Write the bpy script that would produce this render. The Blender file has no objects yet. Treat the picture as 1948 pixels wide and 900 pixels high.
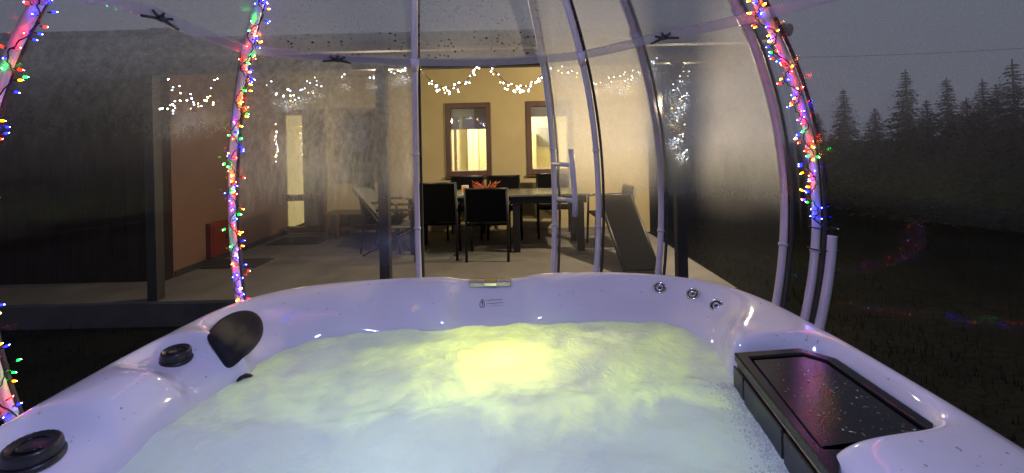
import bpy, bmesh, math, random
from mathutils import Vector, Matrix, noise
from mathutils.bvhtree import BVHTree
R = math.radians
random.seed(7)
scene = bpy.context.scene
COL = scene.collection

# ------------------------------------------------------------------ camera
F, PX, PY, ROLL = 817.0, 974.0, 280.0, R(1.3)
CAMZ = 1.55
cd = bpy.data.cameras.new('camera')
cam = bpy.data.objects.new('camera', cd); COL.objects.link(cam)
cam.location = (0, 0, CAMZ)
cam.rotation_euler = (Matrix.Rotation(R(90), 3, 'X') @ Matrix.Rotation(-ROLL, 3, 'Z')).to_euler()
cd.sensor_width = 36.0; cd.sensor_fit = 'HORIZONTAL'
cd.lens = F / 1948.0 * 36.0
cd.shift_y = -(450 - PY) / 1948.0
cd.clip_start = 0.02; cd.clip_end = 2000
scene.camera = cam
# ------------------------------------------------------------------ world, dusk
w = bpy.data.worlds.new('World'); scene.world = w; w.use_nodes = True
nt = w.node_tree; nt.nodes.clear()
sky = nt.nodes.new('ShaderNodeTexSky'); sky.sky_type = 'NISHITA'; sky.sun_disc = False
sky.sun_elevation = R(1.0); sky.sun_rotation = R(200); sky.air_density = 1.5; sky.dust_density = 4.0; sky.ozone_density = 3.0
hs = nt.nodes.new('ShaderNodeHueSaturation'); hs.inputs['Saturation'].default_value = 0.35
bg1 = nt.nodes.new('ShaderNodeBackground'); bg1.inputs['Strength'].default_value = 0.05
bg2 = nt.nodes.new('ShaderNodeBackground'); bg2.inputs['Color'].default_value = (0.70, 0.76, 1.0, 1); bg2.inputs['Strength'].default_value = 0.155
add = nt.nodes.new('ShaderNodeAddShader'); wo = nt.nodes.new('ShaderNodeOutputWorld')
nt.links.new(sky.outputs[0], hs.inputs['Color']); nt.links.new(hs.outputs[0], bg1.inputs['Color'])
nt.links.new(bg1.outputs[0], add.inputs[0]); nt.links.new(bg2.outputs[0], add.inputs[1]); nt.links.new(add.outputs[0], wo.inputs[0])
sl = bpy.data.lights.new('sun', 'SUN'); sl.energy = 0.04; sl.angle = R(25); sl.color = (0.75, 0.8, 1)
so = bpy.data.objects.new('sun', sl); COL.objects.link(so); so.rotation_euler = (R(50), 0, R(160))
scene.view_settings.view_transform = 'Standard'; scene.view_settings.look = 'None'
scene.view_settings.exposure = 0.0; scene.view_settings.gamma = 1.0; scene.view_settings.use_curve_mapping = False
cy = scene.cycles
cy.use_denoising = True
try: cy.denoiser = 'OPENIMAGEDENOISE'
except Exception: pass
cy.max_bounces = 8; cy.diffuse_bounces = 3; cy.glossy_bounces = 4; cy.transmission_bounces = 6; cy.transparent_max_bounces = 16
cy.sample_clamp_indirect = 3.0; cy.caustics_reflective = False; cy.caustics_refractive = False
cy.use_light_tree = True

# ------------------------------------------------------------------ pixel helpers
_c, _s = math.cos(ROLL), math.sin(ROLL)
def uv(px, py):
    dx, dy = px - PX, PY - py
    return (dx*_c + dy*_s) / F, (-dx*_s + dy*_c) / F
def atz(px, py, z):                       # pixel seen at height z
    u, v = uv(px, py); d = (z - CAMZ) / v
    return Vector((u*d, d, z))
def atd(px, py, d):                       # pixel seen at depth d
    u, v = uv(px, py)
    return Vector((u*d, d, CAMZ + v*d))
def ray(px, py):
    u, v = uv(px, py); return Vector((u, 1, v)).normalized()
CAMP = Vector((0, 0, CAMZ))

# ------------------------------------------------------------------ materials
def mat(name):
    m = bpy.data.materials.new(name); m.use_nodes = True
    return m, m.node_tree, m.node_tree.nodes['Principled BSDF']
def N(t, kind, **kw):
    n = t.nodes.new(kind)
    for k, v in kw.items():
        if k in n.inputs: n.inputs[k].default_value = v
        else: setattr(n, k, v)
    return n
def coords(t, scale=(1, 1, 1), src='Object'):
    tc = t.nodes.new('ShaderNodeTexCoord'); mp = t.nodes.new('ShaderNodeMapping'); mp.inputs['Scale'].default_value = scale
    t.links.new(tc.outputs[src], mp.inputs[0]); return mp.outputs[0]
def ramp(t, fac, stops):
    r = t.nodes.new('ShaderNodeValToRGB'); e = r.color_ramp.elements
    while len(e) < len(stops): e.new(0.5)
    for el, (p, c) in zip(e, stops):
        el.position = p; el.color = c if len(c) == 4 else (*c, 1)
    t.links.new(fac, r.inputs[0]); return r.outputs[0]
def surf(name, c1, c2, rough=0.6, scale=8, bump=0.2, detail=6, stretch=(1, 1, 1), metal=0, coat=0, bscale=None, spec=None, dist=0.01):
    m, t, b = mat(name)
    v = coords(t, stretch)
    n = N(t, 'ShaderNodeTexNoise', Scale=scale, Detail=detail, Roughness=0.6); t.links.new(v, n.inputs['Vector'])
    t.links.new(ramp(t, n.outputs['Fac'], [(0.3, c1), (0.7, c2)]), b.inputs['Base Color'])
    b.inputs['Roughness'].default_value = rough; b.inputs['Metallic'].default_value = metal; b.inputs['Coat Weight'].default_value = coat
    if spec is not None: b.inputs['Specular IOR Level'].default_value = spec
    if bump:
        n2 = N(t, 'ShaderNodeTexNoise', Scale=bscale or scale*5, Detail=5); t.links.new(v, n2.inputs['Vector'])
        bp = N(t, 'ShaderNodeBump', Strength=bump, Distance=dist); t.links.new(n2.outputs['Fac'], bp.inputs['Height']); t.links.new(bp.outputs[0], b.inputs['Normal'])
    return m
M = {}
M['acrylic'] = surf('acrylic', (.74, .73, .77), (.80, .79, .82), rough=.09, scale=3, bump=.015, bscale=160, coat=.4)
M['cladding'] = surf('cladding', (.03, .025, .02), (.05, .04, .035), rough=.6, scale=6, stretch=(1, 1, .1))
M['black_plastic'] = surf('black_plastic', (.012, .012, .014), (.02, .02, .023), rough=.3, scale=20, bump=.08, bscale=300)
M['lid_plastic'] = surf('lid_plastic', (.006, .006, .008), (.012, .012, .015), rough=.14, scale=14, bump=.05, bscale=220, spec=.35)
M['foam_rubber'] = surf('foam_rubber', (.012, .012, .014), (.022, .022, .025), rough=.6, scale=40, bump=.35, bscale=500, dist=.002, spec=.15)
M['chrome'] = surf('chrome', (.75, .75, .78), (.85, .85, .87), rough=.08, bump=0, metal=1)
M['ink'] = surf('ink', (.03, .03, .03), (.05, .05, .05), rough=.7, bump=0)
M['tube'] = surf('tube', (.62, .60, .64), (.72, .70, .74), rough=.32, scale=10, bump=.08, bscale=60)
M['gasket'] = surf('gasket', (.015, .015, .018), (.03, .03, .03), rough=.5, bump=0)
M['band'] = surf('band', (.50, .49, .48), (.62, .60, .58), rough=.4, scale=12, bump=.1)
M['wire'] = surf('wire', (.006, .012, .008), (.012, .02, .014), rough=.45, bump=0)
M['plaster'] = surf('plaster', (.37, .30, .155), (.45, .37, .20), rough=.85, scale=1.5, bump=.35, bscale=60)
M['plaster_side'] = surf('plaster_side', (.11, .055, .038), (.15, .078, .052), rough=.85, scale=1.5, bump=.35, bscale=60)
M['dark_wood'] = surf('dark_wood', (.055, .028, .02), (.10, .05, .035), rough=.55, scale=10, bump=.25, stretch=(1, 1, .12))
M['wing_wood'] = surf('wing_wood', (.012, .007, .006), (.024, .013, .011), rough=.8, spec=.1, scale=7, bump=.3, stretch=(3, 3, .15))
M['post'] = surf('post', (.014, .013, .014), (.028, .025, .025), rough=.5, scale=10, bump=.2, stretch=(1, 1, .1))
M['soffit'] = surf('soffit', (.10, .085, .075), (.16, .14, .12), rough=.8, scale=3, bump=.2, stretch=(8, .4, 1))
M['roof'] = surf('roof', (.05, .03, .03), (.09, .05, .045), rough=.7)
M['concrete'] = surf('concrete', (.085, .08, .074), (.15, .14, .128), rough=.75, scale=2.2, bump=.3, bscale=40)
M['kerb'] = surf('kerb', (.05, .05, .055), (.09, .09, .095), rough=.8, scale=4, bump=.3)
M['soil'] = surf('soil', (.005, .005, .004), (.012, .012, .009), rough=.95, scale=.8, bump=.8, bscale=14, dist=.05, spec=.03)
M['room_wall'] = surf('room_wall', (.76, .70, .50), (.82, .76, .56), rough=.8, bump=0)
M['room_door'] = surf('room_door', (.6, .5, .3), (.66, .56, .34), rough=.5, bump=.05)
M['blind'] = surf('blind', (.28, .28, .30), (.36, .36, .38), rough=.8, scale=4, bump=.1)
M['black_frame'] = surf('black_frame', (.003, .003, .0035), (.006, .006, .007), rough=.5, scale=10, bump=.05)
M['black_mesh'] = surf('black_mesh', (.003, .003, .0035), (.006, .006, .007), rough=.9, scale=120, bump=.3, spec=.08)
M['grey_mesh'] = surf('grey_mesh', (.12, .12, .105), (.16, .155, .135), rough=.8, scale=90, bump=.3)
M['table_top'] = surf('table_top', (.11, .105, .09), (.16, .15, .125), rough=.25, scale=6, bump=.02)
M['bench_wood'] = surf('bench_wood', (.08, .045, .035), (.14, .08, .06), rough=.6, scale=9, stretch=(.2, 1, 1))
M['mat'] = surf('mat', (.01, .01, .011), (.022, .02, .02), rough=.95, scale=60, bump=.6)
M['red_box'] = surf('red_box', (.10, .012, .01), (.13, .016, .013), rough=.35, bump=.03)
M['carton'] = surf('carton', (.65, .58, .46), (.75, .68, .55), rough=.7, bump=.05)
M['orange_print'] = surf('orange_print', (.75, .28, .06), (.85, .35, .08), rough=.6, bump=0)
M['twig'] = surf('twig', (.40, .07, .03), (.60, .16, .05), rough=.7, bump=.1)
M['bark'] = surf('bark', (.03, .022, .016), (.06, .045, .03), rough=.95, bump=.6)
M['needles'] = surf('needles', (.007, .012, .008), (.018, .027, .015), rough=.8, scale=3, bump=0)
M['grass'] = surf('grass', (.006, .008, .004), (.014, .017, .009), rough=.9, scale=2, bump=0, spec=.03)

def emit(name, col, st):
    m, t, b = mat(name); t.nodes.remove(b)
    e = N(t, 'ShaderNodeEmission', Color=(*col, 1), Strength=st)
    t.links.new(e.outputs[0], t.nodes['Material Output'].inputs[0]); return m
BULBS = {'red': ((1, .002, .001), (1, .10, .06)), 'green': ((.001, .8, .02), (.15, 1, .3)), 'blue': ((.002, .003, 1), (.12, .15, 1)), 'amber': ((1, .13, .0), (1, .6, .1))}
for k, (c, core) in BULBS.items():
    M['lens_'+k] = emit('lens_'+k, c, 52.0); M['core_'+k] = emit('core_'+k, core, 130.0)
M['lamp_glow'] = emit('lamp_glow', (1, .80, .48), 6)
M['led_glow'] = emit('led_glow', (.62, .50, 1), 6)

def fogged(name, clear, zlo, zhi, fmax=1.0, speck=0.0, streak=0.0, glow=0.30, ior=1.05, soft=.55, gloss=.16, back=.12):
    """polycarbonate sheet: transparent below zlo, breath-fogged and beaded with dew above zhi"""
    m, t, b = mat(name); t.nodes.remove(b); L = t.links.new
    tc = t.nodes.new('ShaderNodeTexCoord'); sep = t.nodes.new('ShaderNodeSeparateXYZ'); L(tc.outputs['Object'], sep.inputs[0])
    # ragged upper limit of the clear strip
    n0 = N(t, 'ShaderNodeTexNoise', Scale=1.6, Detail=4); L(tc.outputs['Object'], n0.inputs['Vector'])
    zz = N(t, 'ShaderNodeMath', operation='MULTIPLY_ADD'); L(n0.outputs['Fac'], zz.inputs[0]); zz.inputs[1].default_value = -.22; L(sep.outputs['Z'], zz.inputs[2])
    mr = N(t, 'ShaderNodeMapRange'); mr.interpolation_type = 'SMOOTHSTEP'
    mr.inputs['From Min'].default_value = zlo-.11; mr.inputs['From Max'].default_value = zhi-.11
    mr.inputs['To Min'].default_value = clear; mr.inputs['To Max'].default_value = fmax; L(zz.outputs[0], mr.inputs['Value'])
    # large patches, vertical drip streaks, fine dew grain
    n1 = N(t, 'ShaderNodeTexNoise', Scale=3.0, Detail=5, Roughness=.6); L(tc.outputs['Object'], n1.inputs['Vector'])
    mp = t.nodes.new('ShaderNodeMapping'); mp.inputs['Scale'].default_value = (38, 38, 3.2); L(tc.outputs['Object'], mp.inputs[0])
    n2 = N(t, 'ShaderNodeTexNoise', Scale=1.0, Detail=4, Roughness=.65); L(mp.outputs[0], n2.inputs['Vector'])
    n3 = N(t, 'ShaderNodeTexNoise', Scale=170, Detail=3); L(tc.outputs['Object'], n3.inputs['Vector'])
    def rng(src, a, bb, lo, hi):
        q = N(t, 'ShaderNodeMapRange'); q.inputs['From Min'].default_value = a; q.inputs['From Max'].default_value = bb
        q.inputs['To Min'].default_value = lo; q.inputs['To Max'].default_value = hi; L(src, q.inputs['Value']); return q.outputs[0]
    def mul(a, bb):
        q = N(t, 'ShaderNodeMath', operation='MULTIPLY'); L(a, q.inputs[0]); L(bb, q.inputs[1]); return q.outputs[0]
    fog = mul(mr.outputs[0], rng(n1.outputs['Fac'], .3, .7, .78, 1.0))
    fog = mul(fog, rng(n2.outputs['Fac'], .35, .65, 1.0-streak, 1.0))
    fog = mul(fog, rng(n3.outputs['Fac'], .3, .7, .72, 1.0))
    if speck:
        vo = N(t, 'ShaderNodeTexVoronoi', Scale=34.0); L(tc.outputs['Object'], vo.inputs['Vector'])
        n4 = N(t, 'ShaderNodeTexNoise', Scale=7.0, Detail=3); L(tc.outputs['Object'], n4.inputs['Vector'])
        s = rng(vo.outputs['Distance'], .16, .30, 1.0-speck, 1.0)
        p = rng(n4.outputs['Fac'], .40, .55, 0.0, 1.0)
        mxx = N(t, 'ShaderNodeMix'); mxx.data_type = 'FLOAT'; L(p, mxx.inputs['Factor']); mxx.inputs[2].default_value = 1.0; L(s, mxx.inputs[3])
        fog = mul(fog, mxx.outputs[0])
    bmp = N(t, 'ShaderNodeBump', Strength=.25, Distance=.002); L(n3.outputs['Fac'], bmp.inputs['Height'])
    tr = N(t, 'ShaderNodeBsdfTransparent', Color=(.93, .93, .95, 1))
    g0 = N(t, 'ShaderNodeBsdfGlossy', Roughness=.03, Color=(1, 1, 1, 1))
    m0 = N(t, 'ShaderNodeMixShader'); m0.inputs[0].default_value = .009; L(tr.outputs[0], m0.inputs[1]); L(g0.outputs[0], m0.inputs[2])
    rf = N(t, 'ShaderNodeBsdfRefraction', Roughness=.5, IOR=ior, Color=(.9, .9, .92, 1))
    tl = N(t, 'ShaderNodeBsdfTranslucent', Color=(.95, .94, .95, 1)); df = N(t, 'ShaderNodeBsdfDiffuse', Color=(.5, .48, .5, 1))
    gl = N(t, 'ShaderNodeBsdfGlossy', Roughness=.22, Color=(.9, .9, 1, 1)); L(bmp.outputs[0], gl.inputs['Normal'])
    a = N(t, 'ShaderNodeMixShader'); a.inputs[0].default_value = back; L(tl.outputs[0], a.inputs[1]); L(df.outputs[0], a.inputs[2])      # scattered
    a2 = N(t, 'ShaderNodeMixShader'); a2.inputs[0].default_value = gloss; L(a.outputs[0], a2.inputs[1]); L(gl.outputs[0], a2.inputs[2])
    bb = N(t, 'ShaderNodeMixShader'); bb.inputs[0].default_value = soft; L(tr.outputs[0], bb.inputs[1]); L(rf.outputs[0], bb.inputs[2])     # seen through, softened
    f = N(t, 'ShaderNodeMixShader'); f.inputs[0].default_value = glow; L(bb.outputs[0], f.inputs[1]); L(a2.outputs[0], f.inputs[2])
    out = N(t, 'ShaderNodeMixShader'); L(fog, out.inputs[0]); L(m0.outputs[0], out.inputs[1]); L(f.outputs[0], out.inputs[2])
    L(out.outputs[0], t.nodes['Material Output'].inputs[0]); return m
M['fog_side'] = fogged('fog_side', .05, 1.2, 2.3, 1.0, streak=.3, glow=.60, ior=1.2, soft=.85, gloss=.05, back=.06)
M['fog_drip'] = fogged('fog_drip', .14, 1.05, 1.45, 1.0, streak=.42, glow=.62, ior=1.10, soft=.6)
M['fog_slider'] = fogged('fog_slider', .03, 1.10, 1.6, 1.0, streak=.12, glow=.84, ior=1.12, soft=.93)
M['fog_right'] = fogged('fog_right', .03, 1.1, 1.8, .65, streak=.2, glow=.20, gloss=.30, back=.45)
M['fog_inner'] = fogged('fog_inner', .02, 1.05, 1.5, .9, streak=.2, glow=.14, ior=1.10, soft=.8)
M['fog_cap'] = fogged('fog_cap', .9, 1.0, 1.2, 1.0, speck=.9, streak=.15, glow=.62, back=.28)

def glassmat(name, tint=(.95, .96, .95), refl=.08):
    m, t, b = mat(name); t.nodes.remove(b)
    tr = N(t, 'ShaderNodeBsdfTransparent', Color=(*tint, 1)); g = N(t, 'ShaderNodeBsdfGlossy', Roughness=.02)
    mx = N(t, 'ShaderNodeMixShader'); mx.inputs[0].default_value = refl
    t.links.new(tr.outputs[0], mx.inputs[1]); t.links.new(g.outputs[0], mx.inputs[2]); t.links.new(mx.outputs[0], t.nodes['Material Output'].inputs[0]); return m
M['glass'] = glassmat('glass', refl=.12)
M['dark_glass'] = glassmat('dark_glass', (.35, .36, .36), .25)
M['seam'] = glassmat('seam', (.85, .85, .86), .04)
_t = M['seam'].node_tree; _d = N(_t, 'ShaderNodeBsdfDiffuse', Color=(.75, .73, .72, 1)); _m = N(_t, 'ShaderNodeMixShader'); _m.inputs[0].default_value = .30
_o = _t.nodes['Material Output']; _t.links.new(_o.inputs[0].links[0].from_socket, _m.inputs[1]); _t.links.new(_d.outputs[0], _m.inputs[2]); _t.links.new(_m.outputs[0], _o.inputs[0])
M['droplet'] = glassmat('droplet', (.97, .97, .97), .22)
M['clear_plastic'] = glassmat('clear_plastic', (.8, .8, .82), .3)

def watermat():
    m, t, b = mat('foamy_water'); t.nodes.remove(b); L = t.links.new
    v = coords(t)
    n1 = N(t, 'ShaderNodeTexNoise', Scale=2.1, Detail=7, Roughness=.62, Distortion=.9); L(v, n1.inputs['Vector'])
    n2 = N(t, 'ShaderNodeTexNoise', Scale=9, Detail=8, Roughness=.7, Distortion=1.6); L(v, n2.inputs['Vector'])
    n3 = N(t, 'ShaderNodeTexNoise', Scale=55, Detail=4); L(v, n3.inputs['Vector'])
    mx = N(t, 'ShaderNodeMath', operation='MULTIPLY_ADD'); L(n2.outputs['Fac'], mx.inputs[0]); mx.inputs[1].default_value = .35; L(n1.outputs['Fac'], mx.inputs[2])
    foam = ramp(t, mx.outputs[0], [(.56, (.30, .30, .30)), (.80, (.72, .72, .72))])
    sp = t.nodes.new('ShaderNodeSeparateXYZ'); L(v, sp.inputs[0])          # a thick raft of foam drifts over the near half
    dd = N(t, 'ShaderNodeMath', operation='MULTIPLY_ADD'); L(n1.outputs['Fac'], dd.inputs[0]); dd.inputs[1].default_value = .55; L(sp.outputs['Y'], dd.inputs[2])
    raft = N(t, 'ShaderNodeMapRange'); raft.interpolation_type = 'SMOOTHSTEP'; L(dd.outputs[0], raft.inputs['Value'])
    for kk, vv in (('From Min', 1.40), ('From Max', 1.54), ('To Min', .74), ('To Max', 0.0)): raft.inputs[kk].default_value = vv
    mxf = N(t, 'ShaderNodeMath', operation='MAXIMUM'); L(foam, mxf.inputs[0]); L(raft.outputs[0], mxf.inputs[1]); foam = mxf.outputs[0]
    tl = N(t, 'ShaderNodeBsdfTranslucent', Color=(.86, .92, .86, 1)); df = N(t, 'ShaderNodeBsdfDiffuse', Color=(.72, .78, .84, 1))
    gl = N(t, 'ShaderNodeBsdfGlossy', Roughness=.16); fr = N(t, 'ShaderNodeFresnel', IOR=1.33)
    h = N(t, 'ShaderNodeMath', operation='MULTIPLY_ADD'); L(n3.outputs['Fac'], h.inputs[0]); h.inputs[1].default_value = .25; L(n2.outputs['Fac'], h.inputs[2])
    bp = N(t, 'ShaderNodeBump', Strength=.55, Distance=.022); L(h.outputs[0], bp.inputs['Height'])
    for s in (tl, df, gl): L(bp.outputs[0], s.inputs['Normal'])
    a = N(t, 'ShaderNodeMixShader'); L(foam, a.inputs[0]); L(tl.outputs[0], a.inputs[1]); L(df.outputs[0], a.inputs[2])
    o = N(t, 'ShaderNodeMixShader'); L(fr.outputs[0], o.inputs[0]); L(a.outputs[0], o.inputs[1]); L(gl.outputs[0], o.inputs[2])
    L(o.outputs[0], t.nodes['Material Output'].inputs[0]); return m
M['water'] = watermat()
M['froth'] = surf('froth', (.75, .8, .8), (.85, .88, .88), rough=.2, bump=0)
M['froth'].node_tree.nodes['Principled BSDF'].inputs['Transmission Weight'].default_value = .35

# ------------------------------------------------------------------ mesh helpers
class MB:
    def __init__(s): s.v = []; s.f = []; s.mi = []
    def add(s, vs, fs, mi=0):
        o = len(s.v); s.v += [Vector(p) for p in vs]; s.f += [[i+o for i in f] for f in fs]; s.mi += [mi]*len(fs); return s
    def box(s, a, b, mi=0, rot=None, org=None):
        (x0, y0, z0), (x1, y1, z1) = a, b
        vs = [Vector(p) for p in ((x0,y0,z0),(x1,y0,z0),(x1,y1,z0),(x0,y1,z0),(x0,y0,z1),(x1,y0,z1),(x1,y1,z1),(x0,y1,z1))]
        if rot is not None: vs = [rot @ (p-org) + org for p in vs]
        return s.add(vs, [(0,3,2,1),(4,5,6,7),(0,1,5,4),(1,2,6,5),(2,3,7,6),(3,0,4,7)], mi)
    def tube(s, pts, r, n=8, mi=0, cap=True):
        pts = [Vector(p) for p in pts]; rs = r if isinstance(r, (list, tuple)) else [r]*len(pts)
        vs = []; up = None
        for i, p in enumerate(pts):
            d = (pts[min(i+1, len(pts)-1)] - pts[max(i-1, 0)]).normalized()
            if up is None:
                up = Vector((0, 0, 1)) if abs(d.z) < .9 else Vector((1, 0, 0))
            a = d.cross(up).normalized(); b2 = a.cross(d); up = b2
            vs += [p + (a*math.cos(2*math.pi*k/n) + b2*math.sin(2*math.pi*k/n))*rs[i] for k in range(n)]
        fs = [(i*n+k, i*n+(k+1) % n, (i+1)*n+(k+1) % n, (i+1)*n+k) for i in range(len(pts)-1) for k in range(n)]
        if cap: fs += [tuple(range(n-1, -1, -1)), tuple(range((len(pts)-1)*n, len(pts)*n))]
        return s.add(vs, fs, mi)
    def lathe(s, prof, n=24, mat4=None, mi=0):
        vs = [Vector((r*math.cos(2*math.pi*k/n), r*math.sin(2*math.pi*k/n), z)) for r, z in prof for k in range(n)]
        if mat4 is not None: vs = [mat4 @ p for p in vs]
        fs = [(i*n+k, i*n+(k+1) % n, (i+1)*n+(k+1) % n, (i+1)*n+k) for i in range(len(prof)-1) for k in range(n)]
        fs += [tuple(range(n-1, -1, -1)), tuple(range((len(prof)-1)*n, len(prof)*n))]
        return s.add(vs, fs, mi)
    def prism(s, poly, z0, z1, mi=0):
        n = len(poly); vs = [(p[0], p[1], z0) for p in poly] + [(p[0], p[1], z1) for p in poly]
        return s.add(vs, [tuple(range(n-1, -1, -1)), tuple(range(n, 2*n))] + [(i, (i+1) % n, n+(i+1) % n, n+i) for i in range(n)], mi)
    def mesh(s, name, mats, smooth=False):
        me = bpy.data.meshes.new(name); me.from_pydata([tuple(p) for p in s.v], [], s.f)
        for m in (mats if isinstance(mats, (list, tuple)) else [mats]): me.materials.append(M[m])
        for p, i in zip(me.polygons, s.mi): p.material_index = i
        if smooth: me.polygons.foreach_set('use_smooth', [True]*len(me.polygons))
        me.update(); return me
    def build(s, name, mats, parent=None, smooth=False, bevel=0, seg=2):
        o = link(name, s.mesh(name, mats, smooth), parent)
        if bevel:
            b = o.modifiers.new('bevel', 'BEVEL'); b.width = bevel; b.segments = seg; b.limit_method = 'ANGLE'; b.angle_limit = R(40)
        return o
def link(name, data, parent=None):
    o = bpy.data.objects.new(name, data); COL.objects.link(o)
    if parent is not None:
        o.parent = parent
        o.matrix_parent_inverse = Matrix.Translation(-parent.location) if parent.type == 'EMPTY' else Matrix()
    return o
def tag(o, label, cat, group=None):
    o['label'] = label; o['category'] = cat
    if group: o['group'] = group
    return o
def thing(name, label, cat, loc=(0, 0, 0), group=None):
    o = bpy.data.objects.new(name, None); COL.objects.link(o); o.location = loc; o.empty_display_size = .1
    return tag(o, label, cat, group)
def structure(o): o['kind'] = 'structure'; return o
def frame(p, n, up=Vector((0, 0, 1))):          # matrix with +Z along n at p
    z = n.normalized(); x = up.cross(z)
    x = x.normalized() if x.length > 1e-4 else Vector((1, 0, 0)); y = z.cross(x)
    return Matrix.Translation(p) @ Matrix((x, y, z)).transposed().to_4x4()

# ================================================================== SETTING
g = MB(); n = 90
def gz(x, y): return -0.03 + .05*noise.noise((x*.35, y*.35, 0)) - .03 if math.hypot(x, y-1) > 4 and not (-9 < x < 3 and 3 < y < 14) else -.03
xs = [-400, -150, -60, -30] + [-20 + i*40/n for i in range(n+1)] + [30, 60, 150, 400]
ys = [-400, -100, -30] + [-12 + i*50/n for i in range(n+1)] + [60, 150, 400]
g.v = [Vector((x, y, gz(x, y) if abs(x) < 25 and -12 < y < 40 else -.05)) for y in ys for x in xs]
g.f = [(j*len(xs)+i, j*len(xs)+i+1, (j+1)*len(xs)+i+1, (j+1)*len(xs)+i) for j in range(len(ys)-1) for i in range(len(xs)-1)]; g.mi = [0]*len(g.f)
structure(g.build('ground', 'soil', smooth=True))
# grass: blades scattered over the lawn round the dome
gb = MB()
for k in range(26000):
    x = random.uniform(1.4, 11) if k % 3 else random.uniform(-7, -1.6); y = random.uniform(.4, 9)**1.0
    if x < 0 and y > 4: continue
    if -1.3 < x < 1.15 and y < 2.2: continue
    if x < 2.15 and y > 3.9: continue
    h = random.uniform(.03, .09); a = random.uniform(0, 6.28); l = random.uniform(-.03, .03); wd = .005
    z = gz(x, y)
    gb.add([(x-wd*math.cos(a), y-wd*math.sin(a), z-.01), (x+wd*math.cos(a), y+wd*math.sin(a), z-.01), (x+l, y+l*math.sin(a*3), z+h)], [(0, 1, 2)])
go = gb.build('grass', 'grass'); go['kind'] = 'stuff'; go['label'] = 'short dark lawn grass around the dome'
PZ = 0.2                                          # patio level
pt = MB().prism([(-8.2, 3.97), (2.06, 3.97), (2.06, 8.5), (-8.2, 8.5)], -.2, PZ).build('patio', 'concrete', bevel=.012)
structure(pt)
pk = MB().box((-8.2, 3.955, -.2), (2.075, 3.968, PZ-.02)).build('patio_riser', 'kerb'); structure(pk)

# ================================================================== HOUSE
WY = 7.1
def wx(px, py=300): return atd(px, py, WY).x
def wz(py, px=974): return atd(px, py, WY).z
house = thing('house', 'cream plastered house with lit windows behind a covered porch', 'house', (-1, WY, PZ))
openings = [(wx(850), wx(934), wz(334, 892), wz(197, 892), 'lit'), (wx(1004), wx(1090), wz(330, 1046), wz(193, 1046), 'lit2'),
            (wx(640), wx(718), wz(340, 680), wz(207, 680), 'dark'), (wx(529), wx(620), PZ+.02, wz(208, 575), 'door')]
def wall_cells(x0, x1, z0, z1, ops, y0, y1):
    m = MB(); X = sorted({x0, x1, *[o[0] for o in ops], *[o[1] for o in ops]}); Z = sorted({z0, z1, *[o[2] for o in ops], *[o[3] for o in ops]})
    inside = lambda a, b: any(o[0] < a < o[1] and o[2] < b < o[3] for o in ops)
    for i in range(len(X)-1):
        for j in range(len(Z)-1):
            if inside((X[i]+X[i+1])/2, (Z[j]+Z[j+1])/2): continue
            a, b, c, d = X[i], X[i+1], Z[j], Z[j+1]
            m.add([(a, y0, c), (b, y0, c), (b, y0, d), (a, y0, d)], [(0, 1, 2, 3)]); m.add([(a, y1, c), (b, y1, c), (b, y1, d), (a, y1, d)], [(3, 2, 1, 0)])
    for o in ops:
        a, b, c, d = o[:4]
        m.add([(a, y0, c), (b, y0, c), (b, y0, d), (a, y0, d), (a, y1, c), (b, y1, c), (b, y1, d), (a, y1, d)], [(0, 4, 5, 1), (1, 5, 6, 2), (2, 6, 7, 3), (3, 7, 4, 0)])
    m.add([(x0, y0, z0), (x0, y1, z0), (x0, y1, z1), (x0, y0, z1)], [(0, 1, 2, 3)]); m.add([(x1, y0, z0), (x1, y1, z0), (x1, y1, z1), (x1, y0, z1)], [(3, 2, 1, 0)])
    return m
wall_cells(-3.95, 2.25, PZ-.1, 3.0, openings, WY, WY+.28).build('wall', 'plaster', house)
MB().box((2.0, WY+.28, -.1), (2.25, 10.5, 3.0)).build('wall', 'plaster', house)
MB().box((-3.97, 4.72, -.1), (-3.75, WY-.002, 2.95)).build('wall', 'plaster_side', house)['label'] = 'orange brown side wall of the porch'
MB().box((-3.748, 4.73, PZ+.001), (-3.735, WY-.01, PZ+.07)).build('skirting', 'post', house)
ww = MB()
x = -8.2
while x < -3.8:
    b = MB().box((x, 4.60 + random.uniform(-.004, .004), -.1), (min(x+.144, -3.755), 4.715, 2.9)).build('board', 'wing_wood', house, bevel=.006); x += .15
def casing(a, b, c, d, wdt, y0, y1, nm, m, parent, bevel=.006):
    k = MB()
    k.box((a, y0, c), (a+wdt, y1, d)); k.box((b-wdt, y0, c), (b, y1, d)); k.box((a+wdt, y0, d-wdt), (b-wdt, y1, d)); k.box((a+wdt, y0, c), (b-wdt, y1, c+wdt))
    return k.build(nm, m, parent, bevel=bevel)
for (a, b, c, d, kind) in openings:
    if kind == 'door': continue
    gm = 'dark_glass' if kind == 'dark' else 'glass'
    wn = casing(a-.01, b+.01, c-.01, d+.01, .085, WY-.03, WY+.10, 'window', 'dark_wood', house)
    MB().box((a+.073, WY+.03, c+.073), (b-.073, WY+.036, d-.073)).build('pane', gm, wn)
    MB().box((a+.07, WY+.012, c+.066), (b-.07, WY+.02, c+.085)).build('glazing_bead', 'band', wn)
    MB().box((a-.03, WY-.06, c-.045), (b+.03, WY+.05, c-.013)).build('sill', 'dark_wood', wn, bevel=.005)
    if kind == 'lit': MB().box((a+.06, WY+.15, d-.42), (b-.06, WY+.156, d-.05)).build('blind', 'blind', wn)
    if kind == 'lit2': MB().box((a+.06, WY+.15, d-.24), (b-.06, WY+.156, d-.05)).build('blind', 'blind', wn)
    if kind == 'dark': MB().box((a+.05, WY+.12, c+.05), (b-.05, WY+.126, d-.05)).build('blind', 'blind', wn)
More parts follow.
